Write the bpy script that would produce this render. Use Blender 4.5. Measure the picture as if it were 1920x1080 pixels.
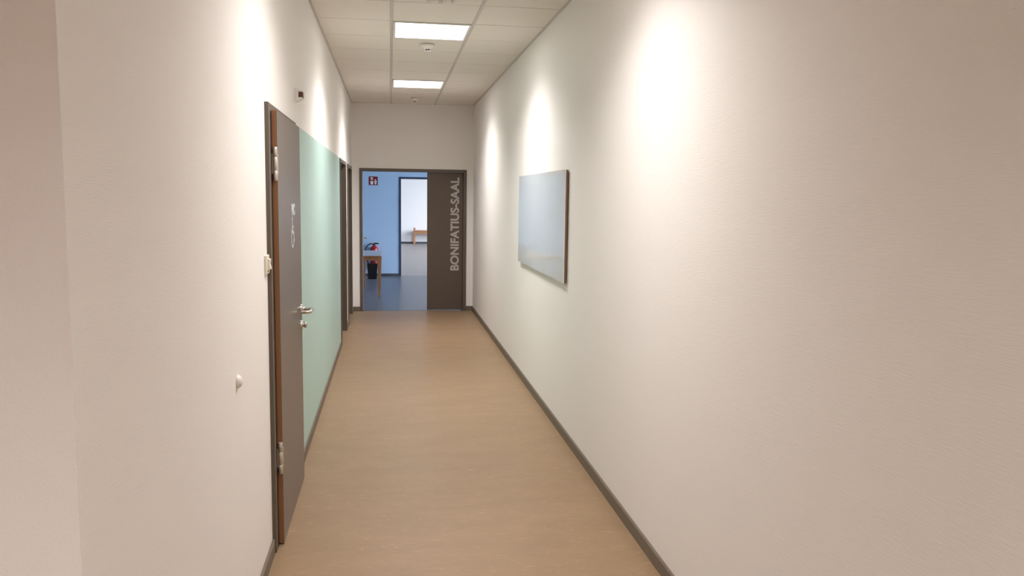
import bpy, math, random
from mathutils import Vector, Matrix
random.seed(4)
for o in list(bpy.data.objects): bpy.data.objects.remove(o, do_unlink=True)
S = bpy.context.scene
COL = S.collection

# ------------------------------------------------------------------ camera
YAW, PITCH, ROLL, FPX = 0.1493134, -0.1102936, 0.0137064, 1522.42
cy, sy, cp, sp, cr, sr = math.cos(YAW), math.sin(YAW), math.cos(PITCH), math.sin(PITCH), math.cos(ROLL), math.sin(ROLL)
fwd = Vector((sy*cp, cy*cp, sp)); rgt = Vector((cy, -sy, 0)); upv = rgt.cross(fwd)
r2 = rgt*cr + upv*sr; u2 = -rgt*sr + upv*cr
cam_d = bpy.data.cameras.new('camera'); cam = bpy.data.objects.new('camera', cam_d); COL.objects.link(cam)
m = Matrix.Identity(4)
for i in range(3):
    m[i][0] = r2[i]; m[i][1] = u2[i]; m[i][2] = -fwd[i]
m[0][3], m[1][3], m[2][3] = 0.5526, 0.0, 1.6791
cam.matrix_world = m
cam_d.sensor_fit = 'HORIZONTAL'; cam_d.sensor_width = 36.0; cam_d.lens = FPX/1920*36.0
cam_d.clip_start = 0.02; cam_d.clip_end = 200
S.camera = cam

# ------------------------------------------------------------------ world, exposure
W_ = bpy.data.worlds.new('daylight'); S.world = W_; W_.use_nodes = True
bg = W_.node_tree.nodes['Background']
bg.inputs[0].default_value = (0.90, 0.91, 1.0, 1); bg.inputs[1].default_value = 17.0
S.view_settings.view_transform = 'Standard'; S.view_settings.look = 'None'
S.view_settings.gamma = 1; S.view_settings.use_curve_mapping = False
S.view_settings.exposure = 0.12

LAMP_POWER = 27.5
LAMP_COLOR = (1.0, 0.966, 0.945)
DIFFUSER_EMIT = 7.0

# ------------------------------------------------------------------ measures (metres)
CW, CH, YE, YN = 1.762, 3.008, 11.992, 1.50      # corridor width, ceiling height, end wall, corner where the corridor begins
YB, YB2 = 17.35, 17.53                            # blue wall, front and back
YH = 29.53                                        # far wall of the hall
TILE, TY0, TXA = 0.625, 5.806, 0.566              # ceiling module, a joint line, first bar

# ------------------------------------------------------------------ materials
def mat(name, col, rough=0.6, metal=0.0, spec=0.5, coat=0.0, coat_rough=0.05, var=0.0, vscale=8.0, bump=None, emit=None):
    M = bpy.data.materials.new(name); M.use_nodes = True
    nt = M.node_tree; b = nt.nodes['Principled BSDF']
    b.inputs['Base Color'].default_value = (*col, 1); b.inputs['Roughness'].default_value = rough
    b.inputs['Metallic'].default_value = metal; b.inputs['Specular IOR Level'].default_value = spec
    b.inputs['Coat Weight'].default_value = coat; b.inputs['Coat Roughness'].default_value = coat_rough
    if emit:
        b.inputs['Emission Color'].default_value = (*emit[0], 1); b.inputs['Emission Strength'].default_value = emit[1]
    tc = nt.nodes.new('ShaderNodeTexCoord')
    if var:
        n = nt.nodes.new('ShaderNodeTexNoise'); n.inputs['Scale'].default_value = vscale; n.inputs['Detail'].default_value = 4
        nt.links.new(tc.outputs['Object'], n.inputs['Vector'])
        r = nt.nodes.new('ShaderNodeValToRGB')
        r.color_ramp.elements[0].position = .3; r.color_ramp.elements[1].position = .7
        r.color_ramp.elements[0].color = (*[c*(1-var) for c in col], 1)
        r.color_ramp.elements[1].color = (*[min(1, c*(1+var)) for c in col], 1)
        nt.links.new(n.outputs['Fac'], r.inputs['Fac']); nt.links.new(r.outputs['Color'], b.inputs['Base Color'])
    if bump:
        mp = nt.nodes.new('ShaderNodeMapping'); mp.inputs['Scale'].default_value = bump[0]
        nt.links.new(tc.outputs['Object'], mp.inputs['Vector'])
        n = nt.nodes.new('ShaderNodeTexNoise'); n.inputs['Scale'].default_value = 1; n.inputs['Detail'].default_value = bump[3] if len(bump) > 3 else 2
        nt.links.new(mp.outputs['Vector'], n.inputs['Vector'])
        bp = nt.nodes.new('ShaderNodeBump'); bp.inputs['Strength'].default_value = bump[1]; bp.inputs['Distance'].default_value = bump[2]
        nt.links.new(n.outputs['Fac'], bp.inputs['Height']); nt.links.new(bp.outputs['Normal'], b.inputs['Normal'])
    return M

WALLC = (0.885, 0.85, 0.815)
M_wall = mat('ribbed_wallpaper', WALLC, 0.7, spec=0.25, bump=((20, 20, 430), 0.6, 0.001, 2))
M_wall_weave = mat('woven_wallpaper', (0.83, 0.79, 0.775), 0.75, spec=0.2, bump=((190, 190, 420), 0.6, 0.001, 2))
M_wall_blue = mat('light_blue_paint', (0.42, 0.59, 0.81), 0.75, spec=0.2, bump=((40, 40, 160), 0.3, 0.001))
M_wall_hall = mat('white_paint', (0.84, 0.84, 0.85), 0.8, spec=0.2)
M_teal = mat('pale_teal_paint', (0.47, 0.64, 0.595), 0.5, spec=0.35)
M_ceil = mat('mineral_fibre_tile', (0.84, 0.79, 0.725), 0.85, spec=0.15, var=0.015, vscale=90, bump=((300, 300, 300), 0.2, 0.0005))
M_bar = mat('ceiling_bar_enamel', (0.62, 0.58, 0.53), 0.5)
M_void = mat('ceiling_void', (0.05, 0.045, 0.04), 0.9)
M_base = mat('baseboard_vinyl', (0.17, 0.135, 0.10), 0.5, spec=0.4)
M_frame = mat('taupe_frame_enamel', (0.125, 0.098, 0.076), 0.42, spec=0.45)
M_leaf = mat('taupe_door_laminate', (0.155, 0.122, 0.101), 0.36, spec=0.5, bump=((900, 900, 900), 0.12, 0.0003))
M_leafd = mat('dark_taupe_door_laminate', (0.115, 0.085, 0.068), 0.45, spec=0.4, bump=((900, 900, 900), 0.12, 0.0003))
M_lip = mat('beech_lipping', (0.34, 0.15, 0.062), 0.5, bump=((60, 60, 4), 0.2, 0.001))
M_steel = mat('brushed_steel', (0.62, 0.58, 0.53), 0.28, metal=1)
M_hinge = mat('hinge_nickel', (0.62, 0.55, 0.48), 0.42, metal=0.7)
M_letter = mat('pale_grey_lettering', (0.50, 0.45, 0.41), 0.6)
M_letter2 = mat('pale_blue_grey_lettering', (0.72, 0.76, 0.78), 0.5)
M_white = mat('white_plastic', (0.84, 0.82, 0.77), 0.35, spec=0.5)
M_cream = mat('cream_plastic', (0.78, 0.72, 0.60), 0.4)
M_darkp = mat('dark_lens', (0.10, 0.07, 0.06), 0.2)
M_redlens = mat('dark_red_lens', (0.10, 0.006, 0.008), 0.25, spec=0.6)
M_glasswhite = mat('white_backed_glass', (0.84, 0.86, 0.84), 0.12, spec=0.5, coat=0.4, coat_rough=0.01)
M_boardedge = mat('board_core_edge', (0.22, 0.11, 0.07), 0.55)
M_beech = mat('beech_wood', (0.44, 0.215, 0.10), 0.5, var=0.12, vscale=14)
M_tabletop = mat('pale_grey_table_laminate', (0.50, 0.52, 0.57), 0.3)
M_red = mat('extinguisher_red', (0.42, 0.008, 0.018), 0.25, spec=0.6)
M_black = mat('black_plastic', (0.007, 0.007, 0.009), 0.4)
M_brass = mat('brass', (0.6, 0.4, 0.15), 0.3, metal=1)
M_signred = mat('sign_red', (0.20, 0.004, 0.014), 0.45)
M_signwhite = mat('sign_white', (0.8, 0.85, 0.85), 0.5)
M_diff = mat('lit_diffuser', (0.9, 0.9, 0.9), 0.5, emit=((1.0, 0.985, 0.97), DIFFUSER_EMIT))
M_cloth = mat('grey_blue_felt', (0.36, 0.39, 0.50), 0.9)
M_ground = mat('outdoor_ground', (0.3, 0.31, 0.3), 0.9, var=.2, vscale=2)
M_framed = mat('dark_blue_frame_enamel', (0.030, 0.046, 0.10), 0.45)
M_basedk = mat('dark_vinyl_skirting', (0.07, 0.078, 0.095), 0.5)

def floor_mat(name, c, rough, flecks=0.22):
    """Marbled linoleum: soft cloudy tone, fine streaks across the corridor and sparse paler flecks."""
    M = bpy.data.materials.new(name); M.use_nodes = True
    nt = M.node_tree; b = nt.nodes['Principled BSDF']; L = nt.links.new
    tc = nt.nodes.new('ShaderNodeTexCoord')
    def noise(scale, detail=3, rg=.55, dist=0):
        mp = nt.nodes.new('ShaderNodeMapping'); mp.inputs['Scale'].default_value = scale
        L(tc.outputs['Object'], mp.inputs['Vector'])
        n = nt.nodes.new('ShaderNodeTexNoise'); n.inputs['Scale'].default_value = 1; n.inputs['Detail'].default_value = detail
        n.inputs['Roughness'].default_value = rg; n.inputs['Distortion'].default_value = dist
        L(mp.outputs['Vector'], n.inputs['Vector']); return n
    def ramp(src, p0, p1, c0, c1):
        r = nt.nodes.new('ShaderNodeValToRGB'); e = r.color_ramp.elements
        e[0].position = p0; e[1].position = p1; e[0].color = c0; e[1].color = c1
        L(src.outputs['Fac'], r.inputs['Fac']); return r
    def mix(a, bb, fac, mode='MIX'):
        x = nt.nodes.new('ShaderNodeMixRGB'); x.blend_type = mode
        if hasattr(fac, 'default_value') is False and not isinstance(fac, float): pass
        if isinstance(fac, float): x.inputs[0].default_value = fac
        else: L(fac, x.inputs[0])
        L(a, x.inputs[1]); L(bb, x.inputs[2]); return x
    k = lambda s: (min(1, c[0]*s), min(1, c[1]*s), min(1, c[2]*s), 1)
    base = ramp(noise((2.2, 5, 1), 4, .6, .4), .3, .7, k(.93), k(1.07))
    streak = ramp(noise((14, 62, 1), 5, .62, .6), .34, .68, (.945, .945, .945, 1), (1.035, 1.035, 1.035, 1))
    m1 = mix(base.outputs[0], streak.outputs[0], 1.0, 'MULTIPLY')
    fl = ramp(noise((16, 62, 1), 3, .55, 1.0), .62, .68, (0, 0, 0, 1), (flecks*1.6,)*3 + (1,))
    lc = nt.nodes.new('ShaderNodeRGB'); lc.outputs[0].default_value = k(1.7)
    m2 = mix(m1.outputs[0], lc.outputs[0], fl.outputs[0])
    df = ramp(noise((16, 58, 3), 2, .5, 1.0), .71, .78, (0, 0, 0, 1), (.28, .28, .28, 1))
    dc = nt.nodes.new('ShaderNodeRGB'); dc.outputs[0].default_value = k(.6)
    m3 = mix(m2.outputs[0], dc.outputs[0], df.outputs[0])
    L(m3.outputs[0], b.inputs['Base Color'])
    b.inputs['Roughness'].default_value = rough; b.inputs['Specular IOR Level'].default_value = .4
    bp = nt.nodes.new('ShaderNodeBump'); bp.inputs['Strength'].default_value = .08; bp.inputs['Distance'].default_value = .001
    n = noise((220, 220, 220), 2); L(n.outputs['Fac'], bp.inputs['Height']); L(bp.outputs['Normal'], b.inputs['Normal'])
    return M
M_floor = floor_mat('tan_linoleum', (0.31, 0.203, 0.116), 0.42)
M_floorb = floor_mat('grey_blue_linoleum', (0.11, 0.125, 0.155), 0.33, .08)
M_floorh = floor_mat('pale_grey_linoleum', (0.27, 0.245, 0.235), 0.33, .08)

def glass_mat():
    M = bpy.data.materials.new('window_glass'); M.use_nodes = True; nt = M.node_tree
    for n in list(nt.nodes): nt.nodes.remove(n)
    o = nt.nodes.new('ShaderNodeOutputMaterial'); mx = nt.nodes.new('ShaderNodeMixShader')
    t = nt.nodes.new('ShaderNodeBsdfTransparent'); g = nt.nodes.new('ShaderNodeBsdfGlossy'); g.inputs['Roughness'].default_value = .02
    t.inputs[0].default_value = (.93, .96, .97, 1); mx.inputs[0].default_value = .07
    nt.links.new(t.outputs[0], mx.inputs[1]); nt.links.new(g.outputs[0], mx.inputs[2]); nt.links.new(mx.outputs[0], o.inputs[0]); return M
M_glass = glass_mat()

# ------------------------------------------------------------------ mesh builder
class MB:
    def __init__(s): s.v = []; s.f = []; s.sm = []
    def add(s, vs, fs, smooth=False):
        k = len(s.v); s.v += [tuple(v) for v in vs]; s.f += [tuple(i+k for i in f) for f in fs]; s.sm += [smooth]*len(fs); return s
    def box(s, x0, x1, y0, y1, z0, z1, b=0.0):
        if b <= 0:
            vs = [(x, y, z) for z in (z0, z1) for y in (y0, y1) for x in (x0, x1)]
            return s.add(vs, [(0, 2, 3, 1), (4, 5, 7, 6), (0, 1, 5, 4), (2, 6, 7, 3), (0, 4, 6, 2), (1, 3, 7, 5)])
        # chamfered box: every corner becomes three points
        X, Y, Z = (x0, x1), (y0, y1), (z0, z1); idx = {}; vs = []
        for i in (0, 1):
            for j in (0, 1):
                for k in (0, 1):
                    sx, sy_, sz = (1, -1)[i], (1, -1)[j], (1, -1)[k]
                    idx[i, j, k, 'x'] = len(vs); vs.append((X[i], Y[j]+sy_*b, Z[k]+sz*b))
                    idx[i, j, k, 'y'] = len(vs); vs.append((X[i]+sx*b, Y[j], Z[k]+sz*b))
                    idx[i, j, k, 'z'] = len(vs); vs.append((X[i]+sx*b, Y[j]+sy_*b, Z[k]))
        fs = []
        for i in (0, 1):
            fs.append([idx[i, 0, 0, 'x'], idx[i, 1, 0, 'x'], idx[i, 1, 1, 'x'], idx[i, 0, 1, 'x']])
            fs.append([idx[0, i, 0, 'y'], idx[1, i, 0, 'y'], idx[1, i, 1, 'y'], idx[0, i, 1, 'y']])
            fs.append([idx[0, 0, i, 'z'], idx[1, 0, i, 'z'], idx[1, 1, i, 'z'], idx[0, 1, i, 'z']])
        for a in (0, 1):
            for c in (0, 1):
                fs.append([idx[a, c, 0, 'x'], idx[a, c, 0, 'y'], idx[a, c, 1, 'y'], idx[a, c, 1, 'x']])
                fs.append([idx[a, 0, c, 'x'], idx[a, 0, c, 'z'], idx[a, 1, c, 'z'], idx[a, 1, c, 'x']])
                fs.append([idx[0, a, c, 'y'], idx[0, a, c, 'z'], idx[1, a, c, 'z'], idx[1, a, c, 'y']])
                for d in (0, 1): fs.append([idx[a, c, d, 'x'], idx[a, c, d, 'y'], idx[a, c, d, 'z']])
        # each corner triangle was appended once per (a, c, d)
        return s.add(vs, fs)
    def prism(s, poly, axis, a, b):
        """extrude a 2-D outline along an axis; poly coords are the two remaining axes in x,y,z order"""
        n = len(poly); mk = {'x': lambda p, t: (t, p[0], p[1]), 'y': lambda p, t: (p[0], t, p[1]), 'z': lambda p, t: (p[0], p[1], t)}[axis]
        vs = [mk(p, a) for p in poly]+[mk(p, b) for p in poly]
        fs = [tuple(range(n-1, -1, -1)), tuple(range(n, 2*n))]+[(i, (i+1) % n, n+(i+1) % n, n+i) for i in range(n)]
        return s.add(vs, fs)
    def lathe(s, prof, c, axis='z', n=28, smooth=True):
        """prof = [(radius, height along axis)] turned about a centre c"""
        vs = []; fs = []
        for r, h in prof:
            for i in range(n):
                a = 2*math.pi*i/n; p, q = r*math.cos(a), r*math.sin(a)
                d = {'z': (p, q, h), 'x': (h, p, q), 'y': (p, h, q)}[axis]
                vs.append((c[0]+d[0], c[1]+d[1], c[2]+d[2]))
        for j in range(len(prof)-1):
            for i in range(n):
                fs.append((j*n+i, j*n+(i+1) % n, (j+1)*n+(i+1) % n, (j+1)*n+i))
        s.add(vs, fs, smooth)
        k = len(prof)-1
        s.add([vs[i] for i in range(n)], [tuple(range(n-1, -1, -1))]); s.add([vs[k*n+i] for i in range(n)], [tuple(range(n))])
        return s
    def tube(s, pts, r, n=12):
        pts = [Vector(p) for p in pts]; vs = []; fs = []; ref = None
        rr = r if isinstance(r, (list, tuple)) else [r]*len(pts)
        for i, p in enumerate(pts):
            t = (pts[min(i+1, len(pts)-1)]-pts[max(i-1, 0)]).normalized()
            if ref is None:
                ref = Vector((0, 0, 1)) if abs(t.z) < .9 else Vector((1, 0, 0))
            a = t.cross(ref).normalized(); b = a.cross(t).normalized(); ref = b
            for k in range(n):
                an = 2*math.pi*k/n; vs.append(p+(a*math.cos(an)+b*math.sin(an))*rr[i])
        for j in range(len(pts)-1):
            for k in range(n): fs.append((j*n+k, j*n+(k+1) % n, (j+1)*n+(k+1) % n, (j+1)*n+k))
        s.add(vs, fs, True); L = len(pts)-1
        s.add(vs[:n], [tuple(range(n-1, -1, -1))]); s.add(vs[L*n:], [tuple(range(n))]); return s
    def build(s, name, m, parent=None, origin=None):
        og = Vector(origin) if origin else (world_loc(parent) if parent else Vector((0, 0, 0)))
        me = bpy.data.meshes.new(name)
        me.from_pydata([tuple(Vector(v)-og) for v in s.v], [], s.f)
        import bmesh
        bm = bmesh.new(); bm.from_mesh(me); bmesh.ops.recalc_face_normals(bm, faces=bm.faces); bm.to_mesh(me); bm.free()
        for p, k in zip(me.polygons, s.sm): p.use_smooth = k
        me.materials.append(m); o = bpy.data.objects.new(name, me); COL.objects.link(o)
        if parent: o.parent = parent; o.location = og-world_loc(parent)
        else: o.location = og
        return o
def world_loc(o):
    l = Vector((0, 0, 0))
    while o: l += o.location; o = o.parent
    return l
def arc(pts, n=8):
    """round a polyline with Catmull-Rom"""
    P = [Vector(p) for p in pts]; P = [P[0]]+P+[P[-1]]; out = []
    for i in range(1, len(P)-2):
        for k in range(n):
            t = k/n; a, b, c, d = P[i-1], P[i], P[i+1], P[i+2]
            out.append(.5*((2*b)+(c-a)*t+(2*a-5*b+4*c-d)*t*t+(-a+3*b-3*c+d)*t**3))
    out.append(P[-2]); return out
def thing(name, loc, label, cat, group=None):
    o = bpy.data.objects.new(name, None); COL.objects.link(o); o.location = loc; o.empty_display_size = .1
    return tag(o, label, cat, group)
def tag(o, label, cat, group=None, kind=None):
    if label: o['label'] = label
    if cat: o['category'] = cat
    if group: o['group'] = group
    if kind: o['kind'] = kind
    return o
def struct(o, label=None): 
    o['kind'] = 'structure'
    if label: o['label'] = label
    return o
def sroot(name, loc, label=None):
    o = bpy.data.objects.new(name, None); COL.objects.link(o); o.location = loc; return struct(o, label)
def dup(o, loc=None, parent=None):
    c = o.copy(); COL.objects.link(c)
    if parent: c.parent = parent
    if loc: c.location = loc
    for ch in [k for k in bpy.data.objects if k.parent == o]: dup(ch, None, c)
    return c
def text_mesh(name, body, size, m, parent, mat3, loc, width=None, bold=.018, depth=.0006, align='LEFT'):
    """lettering cut from film: a text outline turned into a thin mesh; width stretches it to a measured run"""
    cu = bpy.data.curves.new(name, 'FONT'); cu.body = body; cu.size = size; cu.offset = bold*size; cu.extrude = depth; cu.align_x = align
    tmp = bpy.data.objects.new(name+'_t', cu); COL.objects.link(tmp)
    dg = bpy.context.evaluated_depsgraph_get(); me = bpy.data.meshes.new_from_object(tmp.evaluated_get(dg))
    bpy.data.objects.remove(tmp); bpy.data.curves.remove(cu)
    xs = [v.co.x for v in me.vertices]; ys = [v.co.y for v in me.vertices]
    x0, x1, y0, y1 = min(xs), max(xs), min(ys), max(ys); k = (width/(x1-x0)) if width else 1
    cap = size/(y1-y0)
    for v in me.vertices: v.co = Vector(((v.co.x-x0)*k, (v.co.y-y0)*cap, v.co.z))     # size is the cap height
    me.materials.clear(); me.materials.append(m); me.name = name
    o = bpy.data.objects.new(name, me); COL.objects.link(o)
    for v in me.vertices: v.co = mat3 @ v.co
    o.parent = parent; o.location = Vector(loc)-world_loc(parent); return o

# ================================================================== SETTING
HT = 3.35      # top of the walls, above the suspended ceiling
# floors
struct(MB().box(-4.6, 3.6, -4.3, 12.02, -.12, 0).build('floor', M_floor), 'tan marbled linoleum floor of the corridor')
struct(MB().box(-3.2, 6.2, 12.02, 17.44, -.12, 0).build('floor', M_floorb), 'grey blue linoleum floor beyond the lettered end door')
struct(MB().box(-3.2, 6.2, 17.44, 29.9, -.12, 0).build('floor', M_floorh), 'pale grey floor of the hall')
# ceiling: tiles with open joints, a dark void above
cb = MB(); G = .010
xs = [-4.5, TXA-TILE*8]; 
cols = [(.018, TXA-.004), (TXA+.004, TXA+TILE-.004), (TXA+TILE+.004, CW-.018)]
rows = [TY0+TILE*k for k in range(-17, 11)]
lamp_rows = {1: 'near', 6: 'far', -4: 'o'}
def tiles(cb, cols, rows, ymin, ymax, skip=lambda c, k: False):
    for ci, (a, b) in enumerate(cols):
        for k, y in enumerate(rows):
            y0, y1 = max(y+G/2, ymin), min(y+TILE-G/2, ymax)
            if y1-y0 < .02 or skip(ci, y): continue
            cb.box(a, b, y0, y1, CH, CH+.010)
tiles(cb, cols, rows, YN, YE-.004, lambda c, y: c == 1 and any(abs(y-(TY0+TILE*k)) < .01 for k in lamp_rows))
struct(cb.build('ceiling', M_ceil), 'white suspended tile ceiling of the corridor')
fx = [(TXA+.625*i+.004, TXA+.625*(i+1)-.004) for i in range(-7, 5)]
cf = MB(); tiles(cf, [(a, min(b, 3.5)) for a, b in fx], rows, -4.2, YN-.01, lambda c, y: (c == 3 and abs(y-(TY0-12*TILE)) < .01) or (c == 7 and abs(y-(TY0-11*TILE)) < .01))
struct(cf.build('ceiling', M_ceil), 'white suspended tile ceiling over the entrance area')
struct(MB().box(-4.6, 3.6, -4.3, 12.0, CH+.03, HT+.1).build('ceiling', M_void), 'dark void above the ceiling tiles')
struct(MB().box(-3.2, 6.2, 12.0, 17.44, CH, HT+.1).build('ceiling', M_wall_hall), 'plain ceiling beyond the end door')
struct(MB().box(-3.2, 6.2, 17.44, 29.9, 3.6, 3.8).build('ceiling', M_wall_hall), 'plain ceiling of the hall')
# bars and wall angles
for n, xb in enumerate((TXA, TXA+TILE)):
    struct(MB().box(xb-.012, xb+.012, YN-.3, YE-.018, CH-.004, CH+.02, .001).build('trim_1' if n == 0 else 'trim_2', M_bar), 'enamelled ceiling bar')
struct(MB().box(0, .02, YN, YE, CH-.003, CH+.01).build('trim_3', M_bar)); struct(MB().box(CW-.02, CW, YN, YE, CH-.003, CH+.01).build('trim_4', M_bar))
struct(MB().box(.02, CW-.02, YE-.004, YE, CH-.003, CH+.01).build('trim_5', M_bar))
for n, xb in enumerate((TXA, TXA+TILE)):      # small open notch where each bar meets the end wall
    struct(MB().box(xb-.014, xb+.014, YE-.014, YE-.0005, CH-.0045, CH-.001).build('trim_6' if n == 0 else 'trim_7', M_void))

# door openings
D1 = (3.79, 4.86, .018); D2 = (9.165, 10.285, .015); D3 = (10.735, 11.79, .015); FZ = 2.09; FW = .042
# left wall in pieces round its three doors
wl = MB(); wt = .24
def xwall(mb, xa, xb, y0, y1, z0, z1): mb.box(xa, xb, y0, y1, z0, z1)
edges = [YN, D1[0]+FW-.01, D1[1]-FW+.01, D2[0]+FW-.01, D2[1]-FW+.01, D3[0]+FW-.01, D3[1]-FW+.01, YE]
for i in range(0, 8, 2): xwall(wl, -wt, 0, edges[i], edges[i+1], 0, HT)
for d in (D1, D2, D3): xwall(wl, -wt, 0, d[0]+FW-.01, d[1]-FW+.01, FZ-FW+.01, HT)
struct(wl.build('wall_left', M_wall), 'cream ribbed wallpaper wall with the doors')
# near face where the corridor begins, and the entrance area behind the camera
struct(MB().box(-4.4, 0, YN-.002, YN, 0, HT).build('wall_front', M_wall_weave), 'wall face at the left edge, turned towards the viewer')
struct(MB().box(CW, CW+.2, -4.2, YE, 0, HT).build('wall_right', M_wall), 'long plain cream ribbed wallpaper wall')
struct(MB().box(-4.6, -4.4, -4.3, YN+.1, 0, HT).build('wall_entrance_left', M_wall)); struct(MB().box(-4.6, CW+.2, -4.4, -4.2, 0, HT).build('wall_back', M_wall))
# end wall
DX0, DX1 = .111, 1.662
we = MB(); we.box(-.24, DX0+FW-.01, YE, YE+.18, 0, HT).box(DX1-FW+.01, CW+.24, YE, YE+.18, 0, HT).box(DX0+FW-.01, DX1-FW+.01, YE, YE+.18, FZ-FW, HT)
struct(we.build('wall_end', M_wall), 'end wall around the lettered door')
# anteroom
wa = MB(); wa.box(-3.2, -.24, YE+.15, YE+.18, 0, HT).box(CW+.24, 6.2, YE+.15, YE+.18, 0, HT)
struct(wa.build('wall_anteroom_front', M_wall_hall))
BX0, BX1 = .733, 1.85
wb = MB(); wb.box(-3.2, BX0+FW-.01, YB, YB2, 0, HT).box(BX1-FW+.01, 6.2, YB, YB2, 0, HT).box(BX0+FW-.01, BX1-FW+.01, YB, YB2, FZ-FW+.01, HT)
struct(wb.build('wall_blue', M_wall_blue), 'light blue wall seen through the end door')
struct(MB().box(-3.2, -3.0, 12.1, 29.9, 0, 3.8).build('wall_hall_left', M_wall_hall))
struct(MB().box(-3.2, 6.2, YB2-.001, YB2+.02, FZ, 3.8).build('wall_hall_near', M_wall_hall))
struct(MB().box(-3.2, 6.2, YH, YH+.25, 0, 3.8).build('wall_hall_far', M_wall_hall), 'white far wall of the hall')
# right outer wall with its windows
WIN = [(12.7, 17.0, .35, 2.85), (18.6, 21.4, .5, 3.1), (22.2, 25.0, .5, 3.1), (25.8, 28.8, .5, 3.1)]
wr = MB(); ys = [12.1]
for w in WIN: ys += [w[0], w[1]]
ys.append(29.9)
for i in range(0, len(ys), 2): wr.box(6.0, 6.2, ys[i], ys[i+1], 0, 3.8)
for w in WIN: wr.box(6.0, 6.2, w[0], w[1], 0, w[2]).box(6.0, 6.2, w[0], w[1], w[3], 3.8)
struct(wr.build('wall_hall_right', M_wall_hall))
for n, w in enumerate(WIN):
    r = sroot('window_%d' % (n+1), (6.06, (w[0]+w[1])/2, w[2]), 'white framed window in the outer wall'); f = MB()
    y0, y1, z0, z1 = w; t = .06
    f.box(6.03, 6.09, y0, y1, z0, z0+t).box(6.03, 6.09, y0, y1, z1-t, z1).box(6.03, 6.09, y0, y0+t, z0+t, z1-t).box(6.03, 6.09, y1-t, y1, z0+t, z1-t)
    ym = (y0+y1)/2; f.box(6.03, 6.09, ym-.04, ym+.04, z0+t, z1-t); f.build('window_frame', M_white, r)
    MB().box(6.055, 6.065, y0+t, ym-.04, z0+t, z1-t).build('pane', M_glass, r); MB().box(6.055, 6.065, ym+.04, y1-t, z0+t, z1-t).build('pane', M_glass, r)
    ld = bpy.data.lights.new('window_portal', 'AREA'); ld.shape = 'RECTANGLE'; ld.size = y1-y0; ld.size_y = z1-z0; ld.cycles.is_portal = True
    lo = bpy.data.objects.new('window_portal', ld); COL.objects.link(lo); lo.location = (6.25, ym, (z0+z1)/2)
    lo.rotation_euler = (math.pi/2, 0, math.pi/2)
struct(MB().box(6.2, 60, -10, 50, -.3, -.1).build('ground', M_ground), 'ground outside the windows')

# baseboards (proud 12 mm, 68 mm high, small bevelled top)
def base_x(name, x, sgn, y0, y1, m=None, h=.068):
    t = .012*sgn
    struct(MB().prism([(x, 0), (x+t, 0), (x+t, h-.004), (x+t*.6, h), (x, h)], 'y', y0, y1).build(name, m or M_base))
def base_y(name, y, x0, x1, m=None, h=.068, sgn=-1, t=.012):
    struct(MB().prism([(y, 0), (y+sgn*t, 0), (y+sgn*t, h-.004), (y+sgn*t*.6, h), (y, h)], 'x', x0, x1).build(name, m or M_base))
base_x('baseboard_left', 0, 1, YN, D1[0]); base_x('baseboard_left', 0, 1, D1[1], D2[0]); base_x('baseboard_left', 0, 1, D2[1], D3[0]); base_x('baseboard_left', 0, 1, D3[1], YE)
base_x('baseboard_right', CW, -1, -4.2, YE)
base_y('baseboard_end', YE, .012, DX0); base_y('baseboard_end', YE, DX1, CW-.012)
base_y('baseboard_front', YN, -4.4, 0); base_y('baseboard_blue', YB, -3, BX0, M_basedk, .055); base_y('baseboard_blue', YB, BX1, 6, M_basedk, .055)
base_y('baseboard_hall', YH, -3, 6, M_basedk, .065)

# ------------------------------------------------------------------ door_1: the lavatory door, closed, hinges at its near edge
d1 = sroot('door_1', (0, D1[0], 0), 'taupe door with orange-brown edge and a WC wheelchair sign on the left wall')
pr = D1[2]; f = MB()
f.box(-.11, pr, D1[0], D1[0]+FW+.012, 0, FZ, .0015).box(-.1, pr, D1[1]-FW, D1[1], 0, FZ, .0015).box(-.1, pr, D1[0]+FW+.012, D1[1]-FW, FZ-FW, FZ, .0015)
f.box(-.24, -.10, D1[0]+FW-.002, D1[0]+FW+.012, 0, FZ-FW).box(-.24, -.10, D1[1]-FW-.01, D1[1]-FW+.002, 0, FZ-FW)
f.build('frame', M_frame, d1)
L0, L1, LT = 3.882, 4.822, 2.062
lf = MB().box(.0385, .041, L0, L1, .008, LT).box(-.02, pr, L0+.02, L1-.02, .008, LT-.02)
leaf = lf.build('leaf', M_leaf, d1)
lp = MB().box(pr, .0385, L0, L1, .008, LT)
o = lp.build('lipping', M_lip, leaf); o['label'] = 'orange-brown wooden edge of the door leaf'
MB().box(pr-.016, pr+.0005, D1[0]+FW+.02, L0+.03, 0, LT-.005).build('seal', M_black, d1)
for zc in (1.82, .435):
    hx, hy = .033, 3.868; h = MB(); L = .152; r = .0105
    for a, b in ((0, .29), (.305, .695), (.71, 1)):
        z0, z1 = zc-L/2+L*a, zc-L/2+L*b
        h.lathe([(r-.001, z0), (r, z0+.001), (r, z1-.001), (r-.001, z1)], (hx, hy, 0), 'z', 20)
    h.lathe([(r*.7, zc-L/2+.002), (r*.7, zc+L/2-.002)], (hx, hy, 0), 'z', 16)
    h.box(pr-.002, hx, hy-.004, hy+.004, zc-L/2+.03, zc+L/2-.03).box(hx, .0425, hy, hy+.03, zc-L/2+.03, zc+L/2-.03)
    h.build('hinge', M_hinge, d1)
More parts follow.
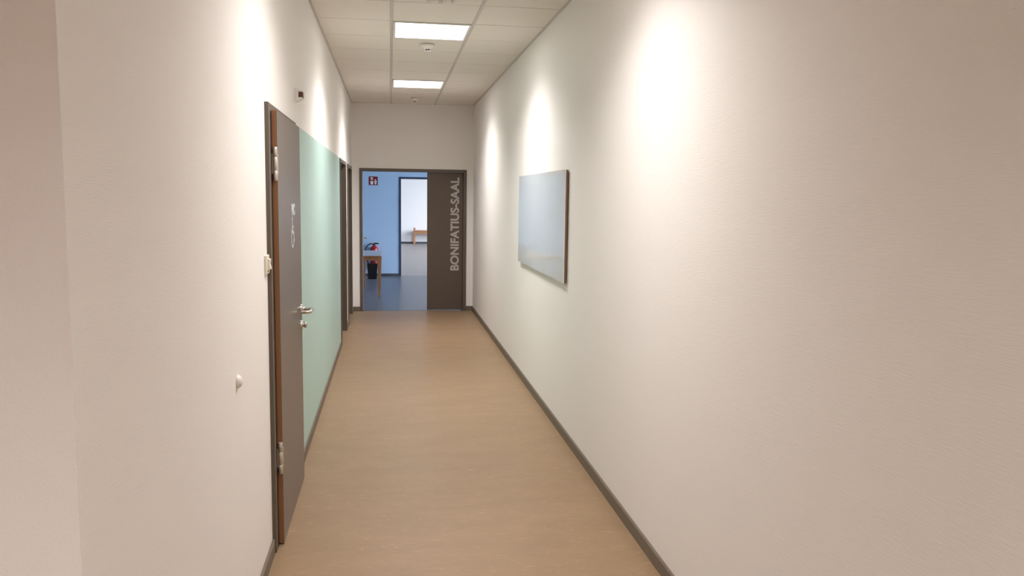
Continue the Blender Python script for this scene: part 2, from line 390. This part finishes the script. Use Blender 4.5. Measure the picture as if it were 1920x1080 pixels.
# U-shaped steel lever
hy, hz = 4.765, 1.028
hd = MB().lathe([(.027, .041), (.027, .048), (.024, .051), (.012, .0515), (.0115, .058), (.0105, .06)], (0, hy, hz), 'x', 28)
path = [(.055, hy, hz), (.085, hy, hz)]+[(.085+.022*math.sin(a), hy-.022+.022*math.cos(a), hz) for a in [math.pi/2*k/6 for k in range(1, 7)]]
path += [(.107, hy-.112, hz)]+[(.085+.022*math.cos(a), hy-.112-.022*math.sin(a), hz) for a in [math.pi/2*k/6 for k in range(1, 7)]]+[(.058, hy-.134, hz)]
hd.tube(path, .0095, 16); hd.build('handle', M_steel, leaf)
cyl = MB().lathe([(.026, .041), (.026, .048), (.023, .051), (.010, .0515), (.010, .056), (.0165, .058), (.0175, .068), (.015, .072)], (0, hy, .935), 'x', 28)
cyl.box(.068, .0735, hy-.004, hy+.004, .922, .948); cyl.build('lock', M_steel, leaf)
# lettering and pictogram on the leaf: u runs away from the viewer (+y), v up
SX = .0412
rot_leaf = Matrix(((0, 0, 1), (1, 0, 0), (0, 1, 0)))        # text x -> y, text y -> z, normal -> x
o = text_mesh('lettering', 'WC', .062, M_letter2, leaf, rot_leaf, (SX, 4.385, 1.572), width=.15, bold=.06); o['label'] = 'pale WC letters'
def ring(mb, cx_, cz_, r0, r1, a0, a1, n=22, x0=SX, x1=SX+.0008):
    P = [(cx_+r1*math.cos(a0+(a1-a0)*i/n), cz_+r1*math.sin(a0+(a1-a0)*i/n)) for i in range(n+1)]
    Q = [(cx_+r0*math.cos(a0+(a1-a0)*i/n), cz_+r0*math.sin(a0+(a1-a0)*i/n)) for i in range(n+1)]
    for i in range(n): mb.prism([P[i], P[i+1], Q[i+1], Q[i]], 'x', x0, x1)
def stroke(mb, p, q, w, x0=SX, x1=SX+.0008):
    d = Vector((q[0]-p[0], q[1]-p[1])).normalized(); nn = Vector((-d.y, d.x))*w/2
    mb.prism([(p[0]+nn.x, p[1]+nn.y), (q[0]+nn.x, q[1]+nn.y), (q[0]-nn.x, q[1]-nn.y), (p[0]-nn.x, p[1]-nn.y)], 'x', x0, x1)
pg = MB(); uy, uz = 4.40, 1.435
pg.prism([(uy+.012+.013*math.cos(a*math.pi/9), uz+.118+.013*math.sin(a*math.pi/9)) for a in range(18)], 'x', SX, SX+.0008)     # head
stroke(pg, (uy+.014, uz+.100), (uy+.020, uz+.045), .016); stroke(pg, (uy+.018, uz+.078), (uy+.060, uz+.075), .011)
stroke(pg, (uy+.018, uz+.048), (uy+.070, uz+.046), .014); stroke(pg, (uy+.067, uz+.050), (uy+.088, uz-.005), .013); stroke(pg, (uy+.084, uz-.004), (uy+.105, uz+.003), .011)
ring(pg, uy+.020, uz+.020, .043, .054, math.radians(115), math.radians(350))
o = pg.build('pictogram', M_letter2, leaf); o['label'] = 'pale wheelchair user pictogram'

# ------------------------------------------------------------------ door_2, door_3: recessed doors further along the left wall
def side_door(name, D, label):
    r = sroot(name, (0, D[0], 0), label); pr = D[2]; a, b = D[0], D[1]; f = MB()
    f.box(-.2, pr, a, a+FW, 0, FZ, .0015).box(-.2, pr, b-FW, b, 0, FZ, .0015).box(-.2, pr, a+FW, b-FW, FZ-FW, FZ, .0015)
    f.build('frame', M_frame, r)
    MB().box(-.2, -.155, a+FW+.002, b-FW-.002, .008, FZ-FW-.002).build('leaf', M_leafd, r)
side_door('door_2', D2, 'recessed taupe door next to the teal panel')
side_door('door_3', D3, 'recessed taupe door beside the end wall')

# ------------------------------------------------------------------ door_4: double door at the end, left leaf open
d4 = sroot('door_4', ((DX0+DX1)/2, YE, 0), 'dark taupe double door at the corridor end, left leaf open'); f = MB(); yf = YE-.012
f.box(DX0, DX0+FW, yf, YE+.19, 0, FZ-.01, .0015).box(DX1-FW-.006, DX1, yf, YE+.19, 0, FZ-.01, .0015).box(DX0+FW, DX1-FW-.006, yf, YE+.19, FZ-FW-.01, FZ-.01, .0015)
f.build('frame', M_frame, d4)
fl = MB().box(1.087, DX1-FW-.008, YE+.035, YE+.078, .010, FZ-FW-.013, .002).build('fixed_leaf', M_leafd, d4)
rot_txt = Matrix(((0, -1, 0), (0, 0, -1), (1, 0, 0)))       # reads upwards: text x -> z, text y -> -x
o = text_mesh('lettering', 'BONIFATIUS-SAAL', .128, M_letter, fl, rot_txt, (1.557, YE+.0345, .598), width=1.37, bold=.03)
o['label'] = 'pale grey lettering that reads upwards'
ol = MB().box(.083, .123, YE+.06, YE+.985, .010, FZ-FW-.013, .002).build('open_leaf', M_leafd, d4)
h = MB(); ay = YE+.87; az = 1.03
h.lathe([(.026, .123), (.026, .131), (.011, .132), (.011, .15)], (0, ay, az), 'x', 20)
h.tube([(.135, ay, az), (.165, ay, az), (.182, ay-.01, az), (.186, ay-.03, az), (.186, ay-.12, az)], .010, 10)
h.lathe([(.026, .123), (.026, .131), (.010, .132), (.010, .142)], (0, ay, az-.095), 'x', 20)
h.build('handle', M_steel, ol)
# threshold strip between the two floor coverings
struct(MB().box(DX0+FW, DX1-FW, YE+.01, YE+.045, -.001, .0015).build('trim_8', M_frame))
# frame of the open doorway in the blue wall
d5 = sroot('door_5', ((BX0+BX1)/2, YB, 0), 'dark blue framed open doorway in the blue wall'); f = MB()
f.box(BX0, BX0+FW, YB-.012, YB2+.012, 0, FZ, .001).box(BX1-FW, BX1, YB-.012, YB2+.012, 0, FZ, .001).box(BX0+FW, BX1-FW, YB-.012, YB2+.012, FZ-FW, FZ, .001)
f.build('frame', M_framed, d5)

# ================================================================== THINGS IN THE CORRIDOR
tp = MB().box(.0005, .0035, D1[1]+.004, D2[0]-.002, .070, FZ+.002).build('teal_wall_panel', M_teal, origin=(0, 7, .07))
tag(tp, 'tall pale teal panel covering the left wall between the first two doors', 'wall panel')

# ceiling lights
def lamp(k, label, dx=0, power=1.0):
    y = TY0+TILE*k; c = (TXA+TILE/2+dx, y+TILE/2, CH)
    t = thing('ceiling_light', c, label, 'ceiling light', 'square light panels in the corridor ceiling')
    a, b, y0, y1 = TXA+.013+dx, TXA+TILE-.013+dx, y+.004, y+TILE-.004; w = .018; f = MB(); z0, z1 = CH-.010, CH+.028
    f.box(a, a+w, y0, y1, z0, z1).box(b-w, b, y0, y1, z0, z1).box(a+w, b-w, y0, y0+w, z0, z1).box(a+w, b-w, y1-w, y1, z0, z1)
    f.build('frame', M_white, t)
    MB().box(a+w, b-w, y0+w, y1-w, CH-.002, CH+.02).build('diffuser', M_diff, t)
    ld = bpy.data.lights.new('lamp_glow', 'AREA'); ld.shape = 'SQUARE'; ld.size = .555; ld.energy = LAMP_POWER*power; ld.color = LAMP_COLOR; ld.spread = math.radians(132)
    lo = bpy.data.objects.new('lamp_glow', ld); COL.objects.link(lo); lo.parent = t; lo.location = (0, 0, -.012)
    return t
lamp(1, 'lit square ceiling panel, the nearer and larger of the two in view')
lamp(6, 'lit square ceiling panel near the end wall, the smaller of the two in view')
lamp(-4, 'lit square ceiling panel above the viewer, out of the picture', 0, 0.76)
lamp(-11, 'added unseen fill light panel behind the viewer, out of the picture', 0, 1.45)  # unseen panel added as fill to brighten the near corridor walls

lamp(-12, 'added unseen fill light panel in the entrance area, left of the viewer, out of the picture', -2.5, 1.8)  # another added fill panel, lifts the wall face at the left edge
# smoke detectors: dome type and a flat one
def detector(y, label, tall=True):
    c = (.878, y, CH); t = thing('smoke_detector', c, label, 'smoke detector', 'smoke detectors on the ceiling')
    MB().lathe([(.052, CH-.0005), (.052, CH-.006), (.0595, CH-.008), (.060, CH-.022), (.054, CH-.030), (.040, CH-.0335)], c[:2]+(0,), 'z', 36).build('base', M_white, t)
    MB().lathe([(.036, CH-.033), (.036, CH-.043), (.032, CH-.046)], c[:2]+(0,), 'z', 32).build('collar', M_white, t)
    s_ = MB().lathe([(.017, CH-.0455), (.017, CH-.060)], c[:2]+(0,), 'z', 20).build('sensor_chamber', M_darkp, t); s_['label'] = 'dark sensing chamber'
    cap = MB().lathe([(.030, CH-.0595), (.030, CH-.063), (.024, CH-.066)], c[:2]+(0,), 'z', 32)
    for a in range(6):
        an = a*math.pi/3+.5; cap.tube([(c[0]+.027*math.cos(an), y+.027*math.sin(an), CH-.045), (c[0]+.027*math.cos(an), y+.027*math.sin(an), CH-.06)], .0022, 6)
    cap.build('cap', M_white, t); return t
d = detector(7.32, 'white smoke detector with a dark core on the tile between the two light panels')
e = dup(d, (.878, 11.27, CH)); e['label'] = 'faint white smoke detector by the end wall, beyond the smaller light panel'
# emergency light, cut by the picture's top edge
t = thing('emergency_light', (.892, 5.70, CH), 'white emergency light fitting with two round lenses at the top edge of the picture', 'emergency light')
MB().box(.802, .982, 5.56, 5.745, CH-.010, CH-.0005, .003).build('plate', M_bar, t)
for xx in (.848, .936):
    MB().lathe([(.030, CH-.0095), (.030, CH-.020), (.020, CH-.026), (.008, CH-.028)], (xx, 5.675, 0), 'z', 24).build('lens', M_white, t)

# call lamp above door 1
t = thing('call_lamp', (0, 5.03, 2.226), 'small white wall signal lamp with a dark red lens above the lavatory door', 'signal lamp')
MB().prism([(0.0005, 2.226), (.043, 2.245), (.043, 2.288), (.0005, 2.303)], 'y', 4.997, 5.073).build('housing', M_white, t)
o = MB().box(.020, .0455, 4.9955, 5.062, 2.251, 2.283, .001).build('lens', M_redlens, t); o['label'] = 'dark red lens'
# light switch beside the frame
t = thing('light_switch', (0, 3.745, 1.37), 'cream double switch plate on the left wall beside the taupe door frame', 'light switch')
MB().box(.0005, .011, 3.703, 3.785, 1.327, 1.411, .002).build('plate', M_cream, t)
MB().prism([(.011, 1.345), (.024, 1.349), (.019, 1.372), (.022, 1.392), (.011, 1.396)], 'y', 3.725, 3.765).build('rocker', M_cream, t)
o = MB().box(.011, .0165, 3.720, 3.728, 1.3385, 1.3445).build('indicator', M_lip, t)
# round buffer
bf = MB().lathe([(.0245, .0005), (.0245, .003), (.023, .008), (.0185, .0135), (.011, .0172), (.004, .0185), (.0005, .0187)], (0, 3.01, 1.003), 'x', 32).build('wall_bumper', M_white, origin=(0, 3.01, 1.003))
tag(bf, 'small white round knob on the bare left wall in front of the first door', 'wall bumper')

# glass board on the right wall
t = thing('glass_board', (CW, 6.48, 1.09), 'large white glass notice board with a brown edge on the right wall', 'notice board')
y0, y1, z0, z1 = 5.475, 7.505, 1.095, 1.879
MB().box(CW-.0275, CW-.0225, y0, y1, z0, z1, .0006).build('glass_pane', M_glasswhite, t)
o = MB().box(CW-.0225, CW-.0075, y0+.001, y1-.001, z0+.003, z1-.003).build('backing', M_boardedge, t); o['label'] = 'brown core edge'
for yy in (5.75, 7.2):
    for zz in (1.25, 1.72): MB().box(CW-.0076, CW-.0002, yy-.03, yy+.03, zz-.02, zz+.02).build('bracket', M_steel, t)

# ================================================================== BEYOND THE END DOOR
# console table, narrow side towards us
t = thing('table', (.23, 14.17, 0), 'narrow table with pale grey top and tapered wooden legs inside the doorway', 'table')
tx0, tx1, ty0, ty1, tz = .045, .405, 13.54, 14.86, .705
MB().box(tx0, tx1, ty0, ty1, tz-.006, tz, .002).build('tabletop', M_tabletop, t)
o = MB().box(tx0, tx1, ty0, ty1, tz-.024, tz-.0062, .002).build('top_edge', M_beech, t); o['label'] = 'beech board under the pale top'
a = MB(); i = .03
a.box(tx0+i, tx1-i, ty0+i, ty0+i+.02, tz-.085, tz-.024).box(tx0+i, tx1-i, ty1-i-.02, ty1-i, tz-.085, tz-.024).box(tx0+i, tx0+i+.02, ty0+i+.02, ty1-i-.02, tz-.085, tz-.024).box(tx1-i-.02, tx1-i, ty0+i+.02, ty1-i-.02, tz-.085, tz-.024)
a.build('apron', M_beech, t)
for lx in (0, 1):
    for ly in (0, 1):
        X = tx0+.012 if lx == 0 else tx1-.012; Y = ty0+.012 if ly == 0 else ty1-.012; sx = 1 if lx == 0 else -1; sy_ = 1 if ly == 0 else -1
        w0, w1 = .052, .026; g = MB()
        top = [(X, Y), (X+sx*w0, Y), (X+sx*w0, Y+sy_*w0), (X, Y+sy_*w0)]; dx = sx*.018; dy = sy_*.018
        bot = [(X+dx, Y+dy), (X+dx+sx*w1, Y+dy), (X+dx+sx*w1, Y+dy+sy_*w1), (X+dx, Y+dy+sy_*w1)]
        zt = tz-.0245; vs = [(p[0], p[1], zt) for p in top]+[(p[0], p[1], zt-.11) for p in top]+[(p[0], p[1], 0) for p in bot]
        fs = [(0, 1, 2, 3), (8, 9, 10, 11)]
        for k in range(2):
            for q in range(4): fs.append((k*4+q, k*4+(q+1) % 4, k*4+4+(q+1) % 4, k*4+4+q))
        g.add(vs, fs).build('leg', M_beech, t)
# waste bin
t = thing('waste_bin', (.187, 16.75, 0), 'black waste bin on the floor under the fire extinguisher', 'waste bin')
bx, by = .187, 16.78
def frust(mb, w0, w1, z0, z1, d=1.0):
    mb.add([(bx+sx*w0/2, by+sy_*w0/2*d, z0) for sx, sy_ in ((-1, -1), (1, -1), (1, 1), (-1, 1))]+[(bx+sx*w1/2, by+sy_*w1/2*d, z1) for sx, sy_ in ((-1, -1), (1, -1), (1, 1), (-1, 1))],
           [(0, 1, 5, 4), (1, 2, 6, 5), (2, 3, 7, 6), (3, 0, 4, 7)])
g = MB(); frust(g, .172, .205, 0, .30); frust(g, .166, .196, .006, .30)
g.add([(bx+sx*.086, by+sy_*.086, 0.001) for sx, sy_ in ((-1, -1), (1, -1), (1, 1), (-1, 1))], [(0, 1, 2, 3)])
g.build('body', M_black, t)
rm = MB(); a_, b_2 = .108, .096
rm.box(bx-a_, bx+a_, by-a_, by-b_2, .292, .308).box(bx-a_, bx+a_, by+b_2, by+a_, .292, .308).box(bx-a_, bx-b_2, by-b_2, by+b_2, .292, .308).box(bx+b_2, bx+a_, by-b_2, by+b_2, .292, .308)
rm.build('rim', M_black, t)
# fire extinguisher on the blue wall
ex, ey = .217, YB-.105
t = thing('fire_extinguisher', (ex, ey, .17), 'red fire extinguisher with black hose hanging on the light blue wall', 'fire extinguisher')
MB().lathe([(.060, .17), (.074, .178), (.076, .20), (.076, .555), (.071, .59), (.058, .622), (.038, .645), (.026, .655)], (ex, ey, 0), 'z', 36).build('cylinder', M_red, t)
o = MB().lathe([(.0768, .30), (.0768, .47)], (ex, ey, 0), 'z', 36).build('paper_band', M_signred, t); o['label'] = 'darker instruction band'
v = MB().lathe([(.024, .652), (.024, .690), (.016, .694)], (ex, ey, 0), 'z', 16)
v.prism([(ex-.055, .668), (ex-.03, .690), (ex+.03, .702), (ex+.098, .696), (ex+.098, .684), (ex+.02, .676)], 'y', ey-.012, ey+.012)
v.prism([(ex-.01, .702), (ex+.01, .712), (ex+.09, .706), (ex+.09, .698), (ex+.01, .698)], 'y', ey-.010, ey+.010); v.build('valve', M_black, t)
MB().lathe([(.010, .694), (.010, .716), (.007, .722)], (ex-.004, ey, 0), 'z', 12).build('safety_pin', M_brass, t)
MB().tube(arc([(ex-.02, ey-.01, .675), (ex-.075, ey-.02, .688), (ex-.13, ey-.03, .655), (ex-.175, ey-.035, .585), (ex-.185, ey-.03, .48), (ex-.16, ey-.03, .36), (ex-.115, ey-.03, .27)]), .0125, 10).build('hose', M_black, t)
bk = MB().box(ex-.03, ex+.03, YB-.032, YB, .22, .62).box(ex-.02, ex+.02, ey+.03, YB-.03, .50, .53); bk.build('bracket', M_steel, t)
# safety sign
t = thing('fire_extinguisher_sign', (.2, YB, 1.9), 'small dark red square sign with white extinguisher and flame high on the blue wall', 'sign')
sx0, sx1, sz0, sz1 = .109, .293, 1.908, 2.088; yy = YB-.004
MB().box(sx0, sx1, yy, YB-.0005, sz0, sz1).build('plate', M_signred, t)
g = MB(); c1 = sx0+.062
def P(mb, pts): mb.prism(pts, 'y', yy-.0012, yy+.0005)
P(g, [(c1-.026, sz0+.016), (c1+.026, sz0+.016), (c1+.026, sz0+.088), (c1-.026, sz0+.088)])
P(g, [(c1-.026, sz0+.112), (c1+.026, sz0+.112), (c1+.018, sz0+.128), (c1-.012, sz0+.132)])
P(g, [(c1-.010, sz0+.130), (c1+.006, sz0+.130), (c1+.006, sz0+.152), (c1-.010, sz0+.152)])
P(g, [(c1-.036, sz0+.142), (c1+.006, sz0+.150), (c1+.006, sz0+.162), (c1-.022, sz0+.162)])
P(g, [(c1+.006, sz0+.150), (c1+.024, sz0+.128), (c1+.030, sz0+.134), (c1+.010, sz0+.162)])
g.build('extinguisher_pictogram', M_signwhite, t)
g = MB(); c2 = sx0+.137
for q, (dx, z0, s_) in enumerate([(0, .018, 1.0), (-.014, .055, .8), (.012, .060, .85), (-.004, .095, .75)]):
    w = .022*s_; hh = .042*s_
    P(g, [(c2+dx-w, sz0+z0+hh*.3), (c2+dx-w*.4, sz0+z0), (c2+dx+w*.6, sz0+z0), (c2+dx+w, sz0+z0+hh*.4), (c2+dx+w*.5, sz0+z0+hh), (c2+dx+w*.1, sz0+z0+hh*.55), (c2+dx-w*.4, sz0+z0+hh*.95)])
g.build('flame_pictogram', M_signwhite, t)
# low wooden bench at the far wall of the hall
t = thing('bench', (2.1, 29.25, 0), 'low wooden bench with a raised end post at the far white hall wall', 'bench')
for xx in (1.36, 2.77):
    MB().box(xx, xx+.068, 29.05, 29.10, 0, .585, .004).build('leg', M_beech, t)
    MB().box(xx, xx+.068, 29.42, 29.47, 0, .46, .004).build('leg', M_beech, t)
MB().box(1.428, 2.77, 29.055, 29.095, .365, .455, .003).build('rail', M_beech, t)
MB().box(1.428, 2.77, 29.02, 29.47, .4552, .487, .004).build('seat', M_beech, t)
